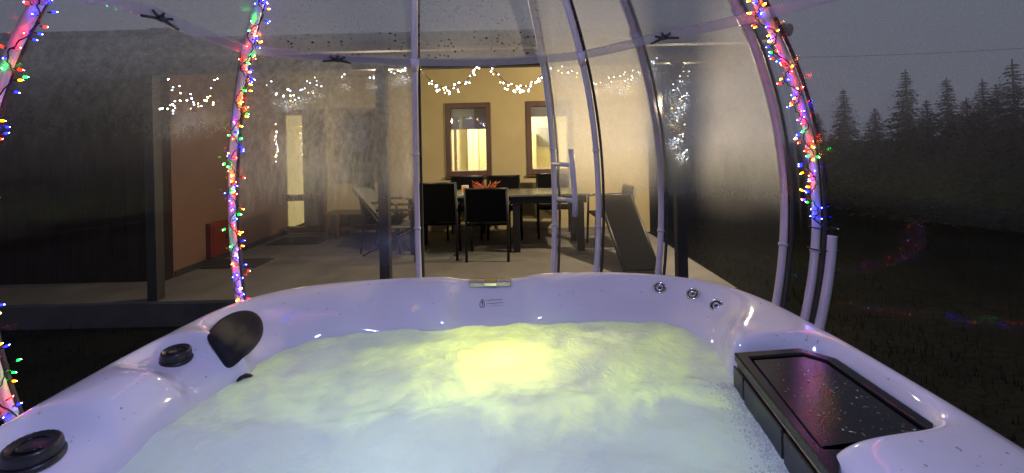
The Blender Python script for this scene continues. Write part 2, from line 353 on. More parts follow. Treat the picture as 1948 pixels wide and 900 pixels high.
a, b, c, d, _ = openings[3]
dr = casing(a, b, c, d, .09, WY-.02, WY+.11, 'door', 'dark_wood', house)
MB().box((a+.09, WY+.02, c+.52), (b-.09, WY+.07, c+.62)).build('rail', 'dark_wood', dr)
MB().box((a+.085, WY+.04, c+.62), (b-.085, WY+.046, d-.085)).build('pane', 'glass', dr)
MB().box((a+.085, WY+.04, c+.085), (b-.085, WY+.046, c+.52)).build('pane', 'glass', dr)
MB().box((a+.33, WY+.16, c+.05), (b-.05, WY+.17, d-.05)).build('curtain', 'blind', dr)
MB().tube([(a+.045, WY-.02, c+1.0), (a+.045, WY-.06, c+1.0), (a+.15, WY-.06, c+1.0)], .011, 8).build('handle', 'chrome', dr, smooth=True)
# room behind the windows
rm = MB()
rx0, rx1, ry0, ry1, rz0, rz1 = -4.0, 1.95, WY+.285, WY+3.1, PZ, 2.75
rm.add([(rx0,ry0,rz0),(rx1,ry0,rz0),(rx1,ry1,rz0),(rx0,ry1,rz0),(rx0,ry0,rz1),(rx1,ry0,rz1),(rx1,ry1,rz1),(rx0,ry1,rz1)], [(0,1,2,3),(4,7,6,5),(2,6,7,3),(1,5,6,2),(0,3,7,4)])
rm.build('room', 'room_wall', house)
MB().box((-1.02, ry1-.32, PZ+.01), (-.93, ry1-.02, 2.74)).build('pilaster', 'room_wall', house, bevel=.01)
MB().box((.62, ry1-.05, 1.55), (1.0, ry1-.02, 2.0)).build('picture', 'blind', house, bevel=.01)
MB().box((-1.0, WY+.30, 1.0), (-.95, WY+.40, 2.3)).build('drape', 'room_door', house, bevel=.01)
MB().box((.95, WY+.30, 1.0), (1.02, WY+.40, 2.3)).build('drape', 'room_door', house, bevel=.01)
MB().box((-.78, ry1-.06, PZ+.01), (-.25, ry1-.015, 2.2)).build('inner_door', 'room_door', house, bevel=.01)
MB().box((-.15, ry1-.5, PZ+.01), (.55, ry1-.02, 1.9)).build('cupboard', 'room_door', house, bevel=.01)
pl = MB().lathe([(.14, 0), (.16, .02), (.15, .05), (.05, .07)], 24, Matrix.Translation((-.2, WY+1.7, 2.675))).build('ceiling_lamp', 'lamp_glow', house, smooth=True)
def point(name, loc, energy, col, rad, parent=None):
    l = bpy.data.lights.new(name, 'POINT'); l.energy = energy; l.color = col; l.shadow_soft_size = rad
    o = bpy.data.objects.new(name, l); COL.objects.link(o); o.location = loc; return o
point('room_light', (-.2, WY+1.7, 2.5), 320, (1, .90, .60), .12)
# porch roof, beam, posts
rf = MB(); ya, yb, za, zb = 3.72, 7.6, 2.44, 2.98
rf.add([(-8.4, ya, za), (2.4, ya, za), (2.4, yb, zb), (-8.4, yb, zb), (-8.4, ya, za+.12), (2.4, ya, za+.12), (2.4, yb, zb+.12), (-8.4, yb, zb+.12)], [(0,3,2,1),(4,5,6,7),(0,1,5,4),(1,2,6,5),(2,3,7,6),(3,0,4,7)])
rfo = rf.build('roof', ['soffit'], house)
MB().tube([(-8.4, 3.68, 2.50), (2.4, 3.68, 2.50)], .055, 10).build('gutter', 'post', rfo, smooth=True)
MB().box((-8.3, 3.96, 2.30), (2.2, 4.06, 2.452)).build('beam', 'post', house, bevel=.006)
PYD = 4.02
for pxx in (-3.36, -1.205, 1.56):
    MB().box((pxx-.047, PYD-.047, PZ+.001), (pxx+.047, PYD+.047, 2.299)).build('post', 'post', house, bevel=.006)
# lamps added behind the porch posts to brighten wall and fogged panels
def porch_fill(label, x, y, energy):
    zc = 2.44 + .54*(y-3.72)/3.88
    t = thing('hanging_lantern', label, 'lamp', (x, y, 2.2), 'slim lanterns hanging from the porch ceiling')
    MB().tube([(x, y, 2.28), (x, y, zc)], .005, 6).build('cord', 'post', t, smooth=True)
    MB().lathe([(.006, .075), (.022, .06), (.026, .045), (.024, .044)], 12, Matrix.Translation((x, y, 2.21))).build('cap', 'post', t, smooth=True)
    MB().lathe([(.014, .0), (.022, .008), (.022, .043), (.016, .0435)], 12, Matrix.Translation((x, y, 2.21))).build('globe', 'lamp_glow', t, smooth=True)
    point('lantern_light', (x, y, 2.17), energy, (1, .80, .50), .05)
porch_fill('slim lantern hanging at the open end of the porch behind the strand draped post', 1.95, 5.02, 320)
porch_fill('slim lantern hanging over the grey folding chair', -1.379, 4.6, 80)

# ================================================================== PORCH FURNITURE
def chair(label, x, y, rz, h=.93, wd=.52, group='black dining chairs round the table'):
    """stands at x,y ; back at local -y"""
    t = thing('dining_chair', label, 'chair', (x, y, PZ), group)
    def P(nm, mb, mt, **k):
        o = mb.build(nm, mt, None, **k); o.parent = t; return o
    s = wd/2
    P('seat', MB().box((-s+.02, -.22, .42), (s-.02, .24, .445)), 'black_mesh', bevel=.01)
    bk = MB(); ang = R(-9); rot = Matrix.Rotation(-ang, 3, 'X'); org = Vector((0, -.22, .44))
    bk.box((-s+.025, -.232, .47), (s-.025, -.215, h), rot=rot, org=org); P('backrest', bk, 'black_mesh', bevel=.006)
    for sx in (-1, 1):
        top = rot @ (Vector((sx*(s-.012), -.222, h+.01))-org)+org
        P('rear_leg', MB().tube([(sx*(s-.012), -.27, .001), (sx*(s-.012), -.22, .43), top], .017, 8), 'black_frame', smooth=True)
        P('front_leg', MB().tube([(sx*(s-.012), .25, .001), (sx*(s-.012), .23, .44)], .017, 8), 'black_frame', smooth=True)
        P('armrest', MB().tube([(sx*(s-.012), .23, .43), (sx*(s+.0), .22, .64), (sx*(s+.0), .12, .665), (sx*(s-.012), -.245, .66)], .015, 8), 'black_frame', smooth=True)
    P('top_rail', MB().tube([rot @ (Vector((-s+.012, -.222, h))-org)+org, rot @ (Vector((s-.012, -.222, h))-org)+org], .015, 8), 'black_frame', smooth=True)
    t.rotation_euler = (0, 0, rz); return t
chair('taller black dining chair with its back to the tub, below the lit window', -.95, 5.42, R(3), .94)
chair('black mesh dining chair with lower back turned to the tub beside the thick table leg', -.31, 5.34, R(-2), .87)
chair('black dining chair on the house side of the table behind the dried red twigs', -.72, 6.52, R(180), .90)
chair('black dining chair on the house side of the table between the two lit windows', -.14, 6.5, R(182), .90)
chair('black dining chair across the table, below the window half hidden by the sliding door', .62, 6.52, R(178), .91)
chair('black dining chair at the table end near the grey folding chair', -1.72, 5.85, R(-94), .90)
chair('black dining chair at the table end near the dark leaning lounger', 1.28, 5.75, R(92), .80)
tb = thing('dining_table', 'long black framed dining table with pale top on the porch', 'table', (-.2, 5.85, PZ))
MB().box((-1.38, 5.45, PZ+.715), (.98, 6.25, PZ+.745)).build('table_top', 'table_top', tb, bevel=.006)
MB().box((-1.34, 5.50, PZ+.62), (.94, 6.20, PZ+.714)).build('apron', 'black_frame', tb, bevel=.004)
for lx in (-1.28, .035, .86):
    for ly in (5.54, 6.15): MB().box((lx-.045, ly-.045, PZ+.001), (lx+.045, ly+.045, PZ+.619)).build('leg', 'black_frame', tb, bevel=.005)
bw = thing('twig_bowl', 'bowl of dried red and orange twigs on the dining table', 'bowl', (-.36, 5.8, PZ+.747))
MB().lathe([(.05, .001), (.10, .03), (.13, .06), (.12, .055), (.05, .02)], 20, Matrix.Translation(bw.location)).build('bowl', 'black_plastic', bw, smooth=True)
for k in range(26):
    a = random.uniform(0, 6.28); p = bw.location + Vector((0, 0, .04)); L_ = random.uniform(.1, .2)
    q = p + Vector((math.cos(a)*L_, math.sin(a)*L_*.6, random.uniform(.02, .11))); q2 = q + Vector((math.cos(a+.8)*.04, math.sin(a+.8)*.03, .02))
    MB().tube([p, q, q2], [.006, .005, .003], 5).build('twig', 'twig', bw)
ct = thing('carton', 'small cream and orange carton on the table between two chairs', 'carton', (-.62, 5.55, PZ+.747))
cb = MB().box((-.66, 5.52, PZ+.747), (-.575, 5.58, PZ+.87)).build('box', 'carton', ct, bevel=.003)
MB().box((-.655, 5.5175, PZ+.79), (-.60, 5.519, PZ+.86)).build('print', 'orange_print', cb)
# folding chair seen from its side
fc = thing('folding_chair', 'grey fabric folding chair with reclined back beside the porch post', 'chair', (-1.7, 5.75, PZ))
th = .02
b0, b1 = Vector((-1.62, 0, PZ+.36)), Vector((-2.04, 0, PZ+.86))
bk = MB()
for yy in ((5.48, 6.02),):
    nrm = Vector((b1.z-b0.z, 0, -(b1.x-b0.x))).normalized()*th
    bk.add([(b0.x, 5.48, b0.z), (b0.x, 6.02, b0.z), (b1.x, 6.02, b1.z), (b1.x, 5.48, b1.z)] + [(p.x+nrm.x, y_, p.z+nrm.z) for p, y_ in ((b0, 5.48), (b0, 6.02), (b1, 6.02), (b1, 5.48))], [(0,1,2,3),(7,6,5,4),(0,4,5,1),(1,5,6,2),(2,6,7,3),(3,7,4,0)])
bk.build('backrest', 'grey_mesh', fc, bevel=.006)
MB().box((-1.66, 5.50, PZ+.34), (-1.2, 6.0, PZ+.365)).build('seat', 'grey_mesh', fc, bevel=.006)
for yy in (5.465, 6.035):
    MB().tube([(-1.93, yy, PZ+.012), (-1.2, yy, PZ+.37)], .013, 8).build('leg', 'black_frame', fc, smooth=True)
    MB().tube([(-1.25, yy, PZ+.012), (-1.66, yy, PZ+.35), (b1.x, yy, b1.z)], .013, 8).build('leg', 'black_frame', fc, smooth=True)
    MB().tube([(-1.75, yy, PZ+.58), (-1.3, yy, PZ+.58)], .016, 8).build('armrest', 'black_frame', fc, smooth=True)
bn = thing('low_bench', 'low dark wooden bench against the house wall beside the glazed door', 'bench', (-2.5, 6.8, PZ))
for k in range(4): MB().box((-2.92, 6.58+k*.105, PZ+.37), (-1.75, 6.675+k*.105, PZ+.395)).build('slat', 'bench_wood', bn, bevel=.004)
for lx in (-2.86, -2.7, -1.81):
    for ly in (6.6, 6.96): MB().box((lx-.022, ly-.022, PZ+.001), (lx+.022, ly+.022, PZ+.369)).build('leg', 'bench_wood', bn, bevel=.003)
MB().box((-2.85, 6.62, PZ+.12), (-1.82, 6.94, PZ+.14)).build('shelf', 'bench_wood', bn, bevel=.003)
MB().box((-2.83, 6.97, PZ+.15), (-1.84, 6.985, PZ+.36)).build('back_panel', 'bench_wood', bn)
# dark leaning lounger at the porch edge
lg = thing('sun_lounger', 'dark folded sun lounger leaning with its back raised near the porch edge', 'lounger', (1.3, 4.8, PZ))
lb = MB(); q = [Vector((1.14, 4.45, PZ+.05)), Vector((1.50, 4.45, PZ+.05)), Vector((1.46, 5.35, PZ+.72)), Vector((1.06, 5.35, PZ+.72))]
nr = (q[1]-q[0]).cross(q[3]-q[0]).normalized()*.025
lb.add(q + [p-nr for p in q], [(0,1,2,3),(7,6,5,4),(0,4,5,1),(1,5,6,2),(2,6,7,3),(3,7,4,0)]); lb.build('fabric', 'black_mesh', lg, bevel=.008)
for i, j in ((0, 3), (1, 2)):
    MB().tube([q[i]+Vector((0, -.02, -.035)), q[j]], .02, 8).build('side_rail', 'black_frame', lg, smooth=True)
    MB().tube([q[j], q[j]+Vector((0, .25, -.70))], .016, 8).build('leg', 'black_frame', lg, smooth=True)
MB().tube([q[3], q[2]], .018, 8).build('top_rail', 'black_frame', lg, smooth=True)
tag(MB().box((-3.62, 6.25, PZ+.001), (-2.85, 6.75, PZ+.016)).build('doormat', 'mat', bevel=.004), 'dark doormat in front of the glazed house door', 'doormat')
tag(MB().box((-3.70, 5.05, PZ+.001), (-3.05, 5.45, PZ+.016)).build('doormat', 'mat', bevel=.004), 'dark mat beside the orange brown side wall', 'doormat')
rb = thing('red_cabinet', 'small red box low on the orange brown side wall', 'box', (-3.7, 5.38, PZ+.26))
MB().box((-3.748, 5.22, PZ+.08), (-3.68, 5.55, PZ+.50)).build('body', 'red_box', rb, bevel=.008)
MB().box((-3.679, 5.25, PZ+.11), (-3.672, 5.52, PZ+.47)).build('door', 'red_box', rb, bevel=.003)
MB().box((-3.671, 5.48, PZ+.27), (-3.66, 5.50, PZ+.33)).build('handle', 'black_plastic', rb)

# ================================================================== DOME
DC = Vector((-.182, .933, 0)); DR, DZ, DH = 2.016, CAMZ-.317, 1.317
def dome(az, z, off=0.0):
    q = max(0.0, 1 - ((z-DZ)/(DH+off))**2); r = (DR+off)*math.sqrt(q)
    return Vector((DC.x + r*math.sin(az), DC.y + r*math.cos(az), z))
def dome_t(az, t, off=0.0):                   # t = parametric angle from base to crown
    r = (DR+off)*math.cos(t)
    return Vector((DC.x + r*math.sin(az), DC.y + r*math.cos(az), DZ + (DH+off)*math.sin(t)))
def RT(az):
    d = abs(math.degrees((az+math.pi) % (2*math.pi)-math.pi)); z = 2.05 + (.075*min(1, max(0, d-44)/14) if az < 0 else .035*min(1, max(0, d-21)/17)); return math.asin((z-DZ)/DH)
TB = math.asin((0.02-DZ)/DH); TRING = math.asin((2.05-DZ)/DH); TTOP = R(84)
def tz(z): return math.asin(max(-1, min(1, (z-DZ)/DH)))
dm = thing('dome_enclosure', 'fogged clear dome with pale tubular ribs over the hot tub', 'dome', (DC.x, DC.y, 0))
AZ = {'L1': R(-69.3), 'L2': R(-43.5), 'C1': R(-13.4), 'C2': R(21.5), 'R1': R(55.1)}
ribs_az = [AZ['L1'], AZ['L2'], AZ['C1'], AZ['C2'], AZ['R1'], R(92), R(130), R(180), R(-140), R(-104)]
def panel(az0, az1, t0, t1, off, name, mt, parent, na=14, ntt=22):
    m = MB()
    def A_(i): return az0+(az1-az0)*i/na
    ev = lambda t, az: t(az) if callable(t) else t
    m.v = [dome_t(A_(i), ev(t0, A_(i))+(ev(t1, A_(i))-ev(t0, A_(i)))*j/ntt, off) for j in range(ntt+1) for i in range(na+1)]
    m.f = [(j*(na+1)+i, j*(na+1)+i+1, (j+1)*(na+1)+i+1, (j+1)*(na+1)+i) for j in range(ntt) for i in range(na)]; m.mi = [0]*len(m.f)
    return m.build(name, mt, parent, smooth=True)
def rib(az, off, parent, rad=.0185, inner=True):
    pts = [dome_t(az, TB+(TTOP-TB)*k/60, off) for k in range(61)]
    o = MB().tube(pts, rad, 12).build('rib', 'tube', parent, smooth=True)
    gp = [dome_t(az+.016, TB+(TTOP-TB)*k/60, off+.012) for k in range(61)]
    MB().tube(gp, .009, 6).build('gasket', 'gasket', o, smooth=True)
    for z in (.62, 1.02, 1.52):
        t = tz(z); p, p2 = dome_t(az, t-.006, off), dome_t(az, t+.006, off)
        MB().tube([p, p2], rad+.004, 12).build('collar', 'tube', o, smooth=True)
    t = RT(az); MB().tube([dome_t(az, t-.035, off), dome_t(az, t+.02, off)], [rad+.003, rad+.008], 12).build('ring_joint', 'tube', o, smooth=True)
    return o
for a in ribs_az: rib(a, 0, dm)
bays = [('L1', R(-104), AZ['L1'], 'fog_side'), ('', AZ['L1'], AZ['L2'], 'fog_side'), ('', AZ['L2'], AZ['C1'], 'fog_drip'), ('door', AZ['C1'], AZ['C2'], None),
        ('', AZ['C2'], AZ['R1'], 'fog_inner'), ('', AZ['R1'], R(92), 'fog_right'), ('', R(92), R(130), 'fog_right'), ('', R(130), R(180), 'fog_side'), ('', R(-180), R(-140), 'fog_side'), ('', R(-140), R(-104), 'fog_side')]
for nm, a0, a1, mt in bays:
    e = .006
    if mt: panel(a0+e, a1-e, TB, lambda a: RT(a)-.01, .004, 'panel', mt, dm)
    cap = 'fog_cap' if a0 > R(-44) and a1 < R(22) else (mt or 'fog_cap')
    panel(a0+e, a1-e, lambda a: RT(a)+.012, TTOP, .004, 'cap_panel', cap, dm)
    # seam band along the ring
    m = MB(); na = 16
    for i in range(na+1):
        az = a0+e+(a1-a0-2*e)*i/na
        T_ = RT(az)
        for t, of in ((T_-.014, .004), (T_+.020, .004), (T_+.020, -.006), (T_-.014, -.006)): m.v.append(dome_t(az, t, of))
    m.f = [(i*4+k, i*4+(k+1) % 4, i*4+4+(k+1) % 4, i*4+4+k) for i in range(na) for k in range(4)]; m.mi = [0]*len(m.f)
    bd = m.build('seam_band', 'seam', dm, smooth=False)
    # latch fixing in the middle of the bay
    if nm != 'door':
        az = (a0+a1)/2; fx = MB()
        for s1, s2, tt in ((-.045, 0, -.008), (.045, 0, -.008), (-.025, -.004, .016), (.025, .004, .016), (0, 0, .022)):
            fx.tube([dome_t(az+s1, RT(az+s1)+tt-.004, -.012), dome_t(az+s2, RT(az), -.016)], .0055, 6)
        fx.lathe([(.012, -.02), (.014, 0), (.010, .02)], 10, frame(dome_t(az, RT(az), -.01), DC+Vector((0, 0, 1.6))-dome_t(az, RT(az))))
        fx.build('latch', 'gasket', dm, smooth=True)
MB().lathe([(.26, 0), (.26, .03), (.05, .06)], 32, Matrix.Translation((DC.x, DC.y, DZ+DH-.03))).build('crown_plate', 'tube', dm, smooth=True)
br = MB(); br.tube([dome_t(R(a_), TB+.01) for a_ in range(0, 361, 5)], .03, 8); br.build('base_ring', 'tube', dm, smooth=True)
# sliding door section, pushed aside over the fixed bay
sd = thing('sliding_door', 'curved fogged door section slid open, with pale ribs and bar handle', 'door', (DC.x+.6, DC.y+1.9, 0))
S1, S2, S3, SO = R(12.9), R(32.1), R(50.3), .085
for a in (S1, S2, S3): rib(a, SO, sd)
panel(S1+.004, S2-.004, TB, TTOP-.1, SO, 'panel', 'fog_slider', sd); panel(S2+.004, S3-.004, TB, TTOP-.1, SO, 'panel', 'fog_slider', sd)
h0, h1 = atd(1052, 312, 2.94), atd(1060, 378, 2.96)
bar = [atd(1086, 284, 2.80), atd(1090, 330, 2.80), atd(1094, 380, 2.80), atd(1094, 412, 2.80)]
hd = MB().tube(bar, .0185, 12).build('handle', 'tube', sd, smooth=True)
for p, q in ((h0, atd(1088, 314, 2.80)), (h1, atd(1093, 383, 2.80))): MB().tube([p, q], .015, 10).build('handle_arm', 'tube', hd, smooth=True)
# violet lamp added above the frame to light tub and ribs
dl = thing('pendant_light', 'violet LED pendant hanging from the crown of the dome', 'lamp', (DC.x, .60, 2.18))
MB().tube([(DC.x, .60, 2.235), (DC.x, .75, DZ+DH-.08)], .004, 6).build('cord', 'wire', dl)
MB().lathe([(.10, .06), (.11, .03), (.10, .012)], 24, Matrix.Translation(dl.location)).build('housing', 'tube', dl, smooth=True)
MB().lathe([(.09, .011), (.08, -.01), (.03, -.02)], 24, Matrix.Translation(dl.location)).build('lens', 'led_glow', dl, smooth=True)
point('pendant_led', (DC.x, .60, 2.08), 40, (.41, .445, 1.0), .09)

# ================================================================== STRING LIGHTS
def bulb_mesh(col):
    m = MB()
    m.lathe([(.0030, 0), (.0035, .010), (.0038, .014)], 6, mi=0)
    m.lathe([(.0034, .0142), (.0046, .018), (.0046, .024), (.0030, .028)], 7, mi=1)
    m.lathe([(.0017, .0281), (.0018, .030), (.0010, .032)], 6, mi=2)
    return m.mesh('bulb', ['wire', 'lens_'+col, 'core_'+col], True)
BM = {k: bulb_mesh(k) for k in BULBS}
def string_lights(label, az, z0, z1, count, seed):
    rnd = random.Random(seed)
    t0, t1 = tz(z0), tz(z1); rt = dome_t(az, t0, -.03)
    t = thing('string_lights', label, 'string lights', rt, 'multicoloured string lights on dome ribs')
    pts = []; K = count*2; tanv = Vector((math.cos(az), -math.sin(az), 0))
    for k in range(K+1):
        u = k/K; tt = t0+(t1-t0)*u; ph = k*.34
        p = dome_t(az, tt, -.027 - .006*math.cos(ph*.9)) + tanv*(.020*math.sin(ph) + rnd.uniform(-.006, .006)); pts.append(p)
    MB().tube(pts, .0023, 5).build('cable', 'wire', t, smooth=True)
    order = ['red', 'blue', 'amber', 'blue', 'green', 'red', 'blue', 'amber']; cx = DC + Vector((0, 0, DZ))
    for k in range(count):
        p = pts[min(K, max(0, 2*k+1+rnd.choice((-1, 0, 0, 1))))]; inward = (cx-p); inward.z *= .3; inward.normalize()
        side = rnd.choice((1, 1, -1)) if az < 0 else rnd.choice((-1, -1, 1))
        d = (tanv*side*rnd.uniform(.5, 1.1) + inward*rnd.uniform(.25, .8) + Vector((0, 0, rnd.uniform(-.5, .5)))).normalized()
        q = p + d*rnd.uniform(.004, .018)
        o = link('bulb', BM[order[(k + rnd.choice((0, 0, 1, 3))) % 8]]); o.parent = t; o.matrix_parent_inverse = Matrix.Translation(-t.location)
        o.matrix_basis = frame(q, d) @ Matrix.Scale(rnd.uniform(.62, .9), 4)
    return t
string_lights('multicoloured string lights on the dome rib above the two black dial knobs', AZ['L1'], .35, 2.35, 96, 1)
string_lights('multicoloured string lights on the dome rib behind the black headrest pillow', AZ['L2'], .55, 2.38, 112, 2)
string_lights('multicoloured string lights on the dome rib beside the ribbed white conduit', AZ['R1'], 1.17, 2.38, 92, 3)
# conduit and loose cable at the foot of that rib
cp = [dome_t(AZ['R1']+.036, tz(1.10)+(tz(.05)-tz(1.10))*k/30, -.012) for k in range(31)]
cv = MB(); pts = []; rs = []
for k in range(220):
    f_ = k/219*30; i = min(29, int(f_)); pts.append(cp[i].lerp(cp[i+1], f_-i)); rs.append(.0215 if k % 2 else .0185)
cdn = thing('conduit', 'ribbed white cable conduit strapped to the dome rib', 'conduit', cp[-1])
cv.tube(pts, rs, 12).build('pipe', 'tube', cdn, smooth=True)
cb2 = MB(); cb2.tube([dome_t(AZ['R1'], tz(1.17), -.03), dome_t(AZ['R1']+.02, tz(1.14), -.035), cp[0]+Vector((0, 0, .02)), cp[1]], .004, 6); cb2.build('lead', 'wire', cdn, smooth=True)
for z in (1.13, 1.03):
    p = dome_t(AZ['R1']+.016, tz(z), -.004); tv = Vector((math.cos(AZ['R1']), -math.sin(AZ['R1']), 0)); nv = Vector((math.sin(AZ['R1']), math.cos(AZ['R1']), 0))
    MB().tube([p+tv*(.062*math.cos(a))+nv*(.030*math.sin(a)) for a in [k*math.pi/10 for k in range(21)]], .003, 5).build('cable_tie', 'wire', cdn, smooth=True)

# fairy lights along the porch beam
def fairy_mesh(k):
    return MB().lathe([(.001, -.005), (.005, -.003), (.006, .001), (.004, .004), (.001, .006)], 8).mesh('led', 'fairy_'+k, True)
for nm_, c_, st_ in (('coolA', (.75, .88, 1), 45), ('coolB', (.70, .85, 1), 16), ('warmA', (1, .75, .35), 40), ('warmB', (1, .66, .25), 12)): M['fairy_'+nm_] = emit('fairy_'+nm_, c_, st_)
FM = {k: fairy_mesh(k) for k in ('coolA', 'coolB', 'warmA', 'warmB')}
def garland(label, path, count, spread, seed, scale=1.0):
    rnd = random.Random(seed)
    t = thing('fairy_lights', label, 'fairy lights', path[0], 'white fairy lights along the porch')
    MB().tube(path, .003, 5).build('cable', 'wire', t, smooth=True)
    for k in range(count):
        f_ = rnd.uniform(0, len(path)-1.001); i = int(f_); p = Vector(path[i]).lerp(Vector(path[i+1]), f_-i)
        q = p + Vector((rnd.uniform(-1, 1)*spread[0], rnd.uniform(-.03, .02), rnd.uniform(-1, .35)*spread[1]))
        o = link('led', FM[rnd.choice(('coolA', 'coolB', 'coolB', 'warmA', 'warmB'))]); o.parent = t; o.matrix_parent_inverse = Matrix.Translation(-t.location)
        o.location = q; o.scale = (scale*rnd.uniform(.8, 1.25),)*3
def swag(px0, py0, px1, py1, sag, d=3.92, n=14):
    a, b = atd(px0, py0, d), atd(px1, py1, d)
    return [a.lerp(b, k/n) - Vector((0, 0, sag*4*(k/n)*(1-k/n))) for k in range(n+1)]
garland('white fairy light swag over the lit window beside the porch opening post', swag(797, 128, 912, 124, .20), 34, (.02, .06), 11, 1.15)
garland('white fairy light swag above the gap between the two lit windows', swag(935, 128, 1045, 124, .19), 36, (.02, .06), 12, 1.15)
garland('white fairy light swag above the window half hidden by the sliding door', swag(1060, 125, 1245, 112, .14), 34, (.03, .08), 13)
garland('white fairy light swag above the dark curtained window', swag(500, 150, 615, 140, .14), 26, (.04, .09), 14)
garland('sparse white fairy lights on the porch beam beside the lone dark post', swag(640, 140, 780, 128, .05), 14, (.02, .03), 15)
garland('broad cluster of white fairy lights at the orange brown side wall', swag(310, 160, 405, 150, .10), 36, (.07, .20), 16)
pc = [Vector((1.56+.06*math.sin(k*1.3), PYD-.065, 2.26-k*.05)) for k in range(18)]
garland('vertical strand of white fairy lights hanging down the porch post', pc, 52, (.04, .05), 17)
wd_ = [Vector((wx(487)+.02*math.sin(k), 6.9, 1.95-k*.05)) for k in range(13)]
wd_ = [Vector((-3.70, 6.75+.02*math.sin(k), 2.0-k*.05)) for k in range(13)]
garland('short vertical strand of white fairy lights beside the glazed door', wd_, 26, (.012, .03), 18, 1.1)

# ================================================================== HOT TUB
RZ = .945; WZ = .81
def prof(*p): return list(p)
DEF = prof((.0, RZ-.028), (.06, RZ-.004), (.22, RZ+.002), (.42, RZ-.008), (.64, RZ-.035), (.86, RZ-.085), (1.0, WZ))
KNB = prof((.0, RZ-.028), (.06, RZ-.004), (.15, RZ+.002), (.25, RZ-.034), (.56, RZ-.046), (.90, RZ-.072), (1.0, WZ))
BOL = prof((.0, RZ-.028), (.06, RZ-.004), (.20, RZ+.007), (.46, RZ+.015), (.80, RZ+.000), (1.02, RZ-.066), (1.09, WZ))
PIL = prof((.0, RZ-.028), (.06, RZ-.004), (.16, RZ+.002), (.25, RZ-.018), (.50, RZ-.058), (.82, RZ-.105), (1.0, WZ))
FAR = prof((.0, RZ-.028), (.05, RZ-.002), (.17, RZ+.004), (.27, RZ-.020), (.50, RZ-.074), (.80, RZ-.112), (1.0, WZ))
FBL = prof((.0, RZ-.028), (.05, RZ-.002), (.20, RZ+.006), (.42, RZ+.004), (.70, RZ-.034), (.95, RZ-.090), (1.05, WZ))
def NOT(dz): return prof((.0, RZ-.03-dz), (.05, RZ-.003-dz), (.18, RZ-dz), (.30, RZ-.012-dz*.6), (.52, RZ-.062), (.80, RZ-.108), (1.0, WZ))
SHE = prof((.0, RZ-.028), (.06, RZ-.004), (.18, RZ+.001), (.50, RZ-.006), (.84, RZ-.018), (.97, RZ-.05), (1.0, WZ))
LOB = prof((.0, RZ-.028), (.06, RZ-.004), (.18, RZ+.003), (.50, RZ+.008), (.80, RZ+.006), (.97, RZ-.03), (1.0, WZ))
DRP = prof((.0, RZ-.028), (.05, RZ-.004), (.10, RZ+.001), (.155, RZ-.012), (.20, RZ-.09), (.5, RZ-.16), (1.0, WZ-.05))
ST = [((-1.08, .02), (-.80, .16), DEF), ((-1.17, .25), (-.93, .32), DEF), ((-1.19, .66), (-.95, .66), BOL), ((-1.195, .765), (-.95, .765), BOL), ((-1.20, .80), (-.945, .80), KNB), ((-1.20, 1.00), (-.945, 1.00), KNB),
      ((-1.205, 1.035), (-.955, 1.035), BOL), ((-1.21, 1.13), (-.955, 1.13), BOL), ((-1.212, 1.225), (-.955, 1.225), BOL), ((-1.215, 1.26), (-.945, 1.26), KNB), ((-1.215, 1.41), (-.925, 1.38), KNB), ((-1.21, 1.445), (-.915, 1.41), BOL), ((-1.21, 1.475), (-.912, 1.435), BOL),
      ((-1.205, 1.58), (-.90, 1.50), PIL), ((-1.19, 1.74), (-.87, 1.58), PIL), ((-1.12, 1.88), (-.80, 1.67), DEF), ((-.99, 1.965), (-.72, 1.72), FBL), ((-.80, 2.02), (-.62, 1.74), FBL), ((-.60, 2.052), (-.50, 1.755), FAR),
      ((-.42, 2.067), (-.36, 1.765), FBL), ((-.315, 2.072), (-.27, 1.77), FBL), ((-.275, 2.074), (-.24, 1.775), NOT(.016)), ((-.12, 2.08), (-.11, 1.785), NOT(.020)), ((.045, 2.083), (.04, 1.795), NOT(.020)), ((.085, 2.085), (.075, 1.80), FBL),
      ((.22, 2.09), (.20, 1.80), FBL), ((.45, 2.075), (.42, 1.795), FAR), ((.66, 2.03), (.58, 1.765), FAR), ((.83, 1.94), (.665, 1.69), FAR), ((.94, 1.81), (.705, 1.60), FAR), ((.99, 1.66), (.715, 1.52), DEF),
      ((1.005, 1.54), (.705, 1.475), SHE), ((1.01, 1.42), (.685, 1.40), SHE), ((1.01, 1.375), (.675, 1.36), SHE), ((1.012, 1.335), (.66, 1.335), DRP), ((1.014, 1.1), (.63, 1.1), DRP), ((1.012, .925), (.60, .925), DRP),
      ((1.01, .885), (.60, .885), LOB), ((1.01, .84), (.60, .84), LOB), ((1.005, .70), (.60, .72), LOB), ((.99, .35), (.62, .38), SHE), ((.88, .04), (.62, .2), DEF), ((.6, -.10), (.5, .16), DEF), ((-.1, -.13), (-.1, .14), DEF), ((-.75, -.10), (-.6, .15), DEF)]
tub = thing('hot_tub', 'white acrylic hot tub with black pillow, dials and filter cover', 'hot tub', (-.09, .98, -.03))
rings = []
cen = Vector((-.12, .95, 0))
for O, I, pf in ST:
    O = Vector((*O, 0)); I = Vector((*I, 0)); dr_ = (O-cen).normalized(); row = [O+dr_*.0+Vector((0, 0, RZ-.12)), O+dr_*.012+Vector((0, 0, RZ-.075))]
    for k, (t, z) in enumerate(pf):
        p = O.lerp(I, t); p.z = z; row.append(p + (dr_*.012 if k == 0 else Vector()))
    e = (I-O); e = e.normalized()
    row += [I+e*.03+Vector((0, 0, .70)), I+e*.06+Vector((0, 0, .52)), I+e*.16+Vector((0, 0, .44))]
    q = I.lerp(cen, .45); row += [q+Vector((0, 0, .42)), I.lerp(cen, .55)+Vector((0, 0, .25)), I.lerp(cen, .9)+Vector((0, 0, .2))]
    rings.append(row)
n = len(ST); k = len(rings[0]); sh = MB(); sh.v = [p for r_ in rings for p in r_]
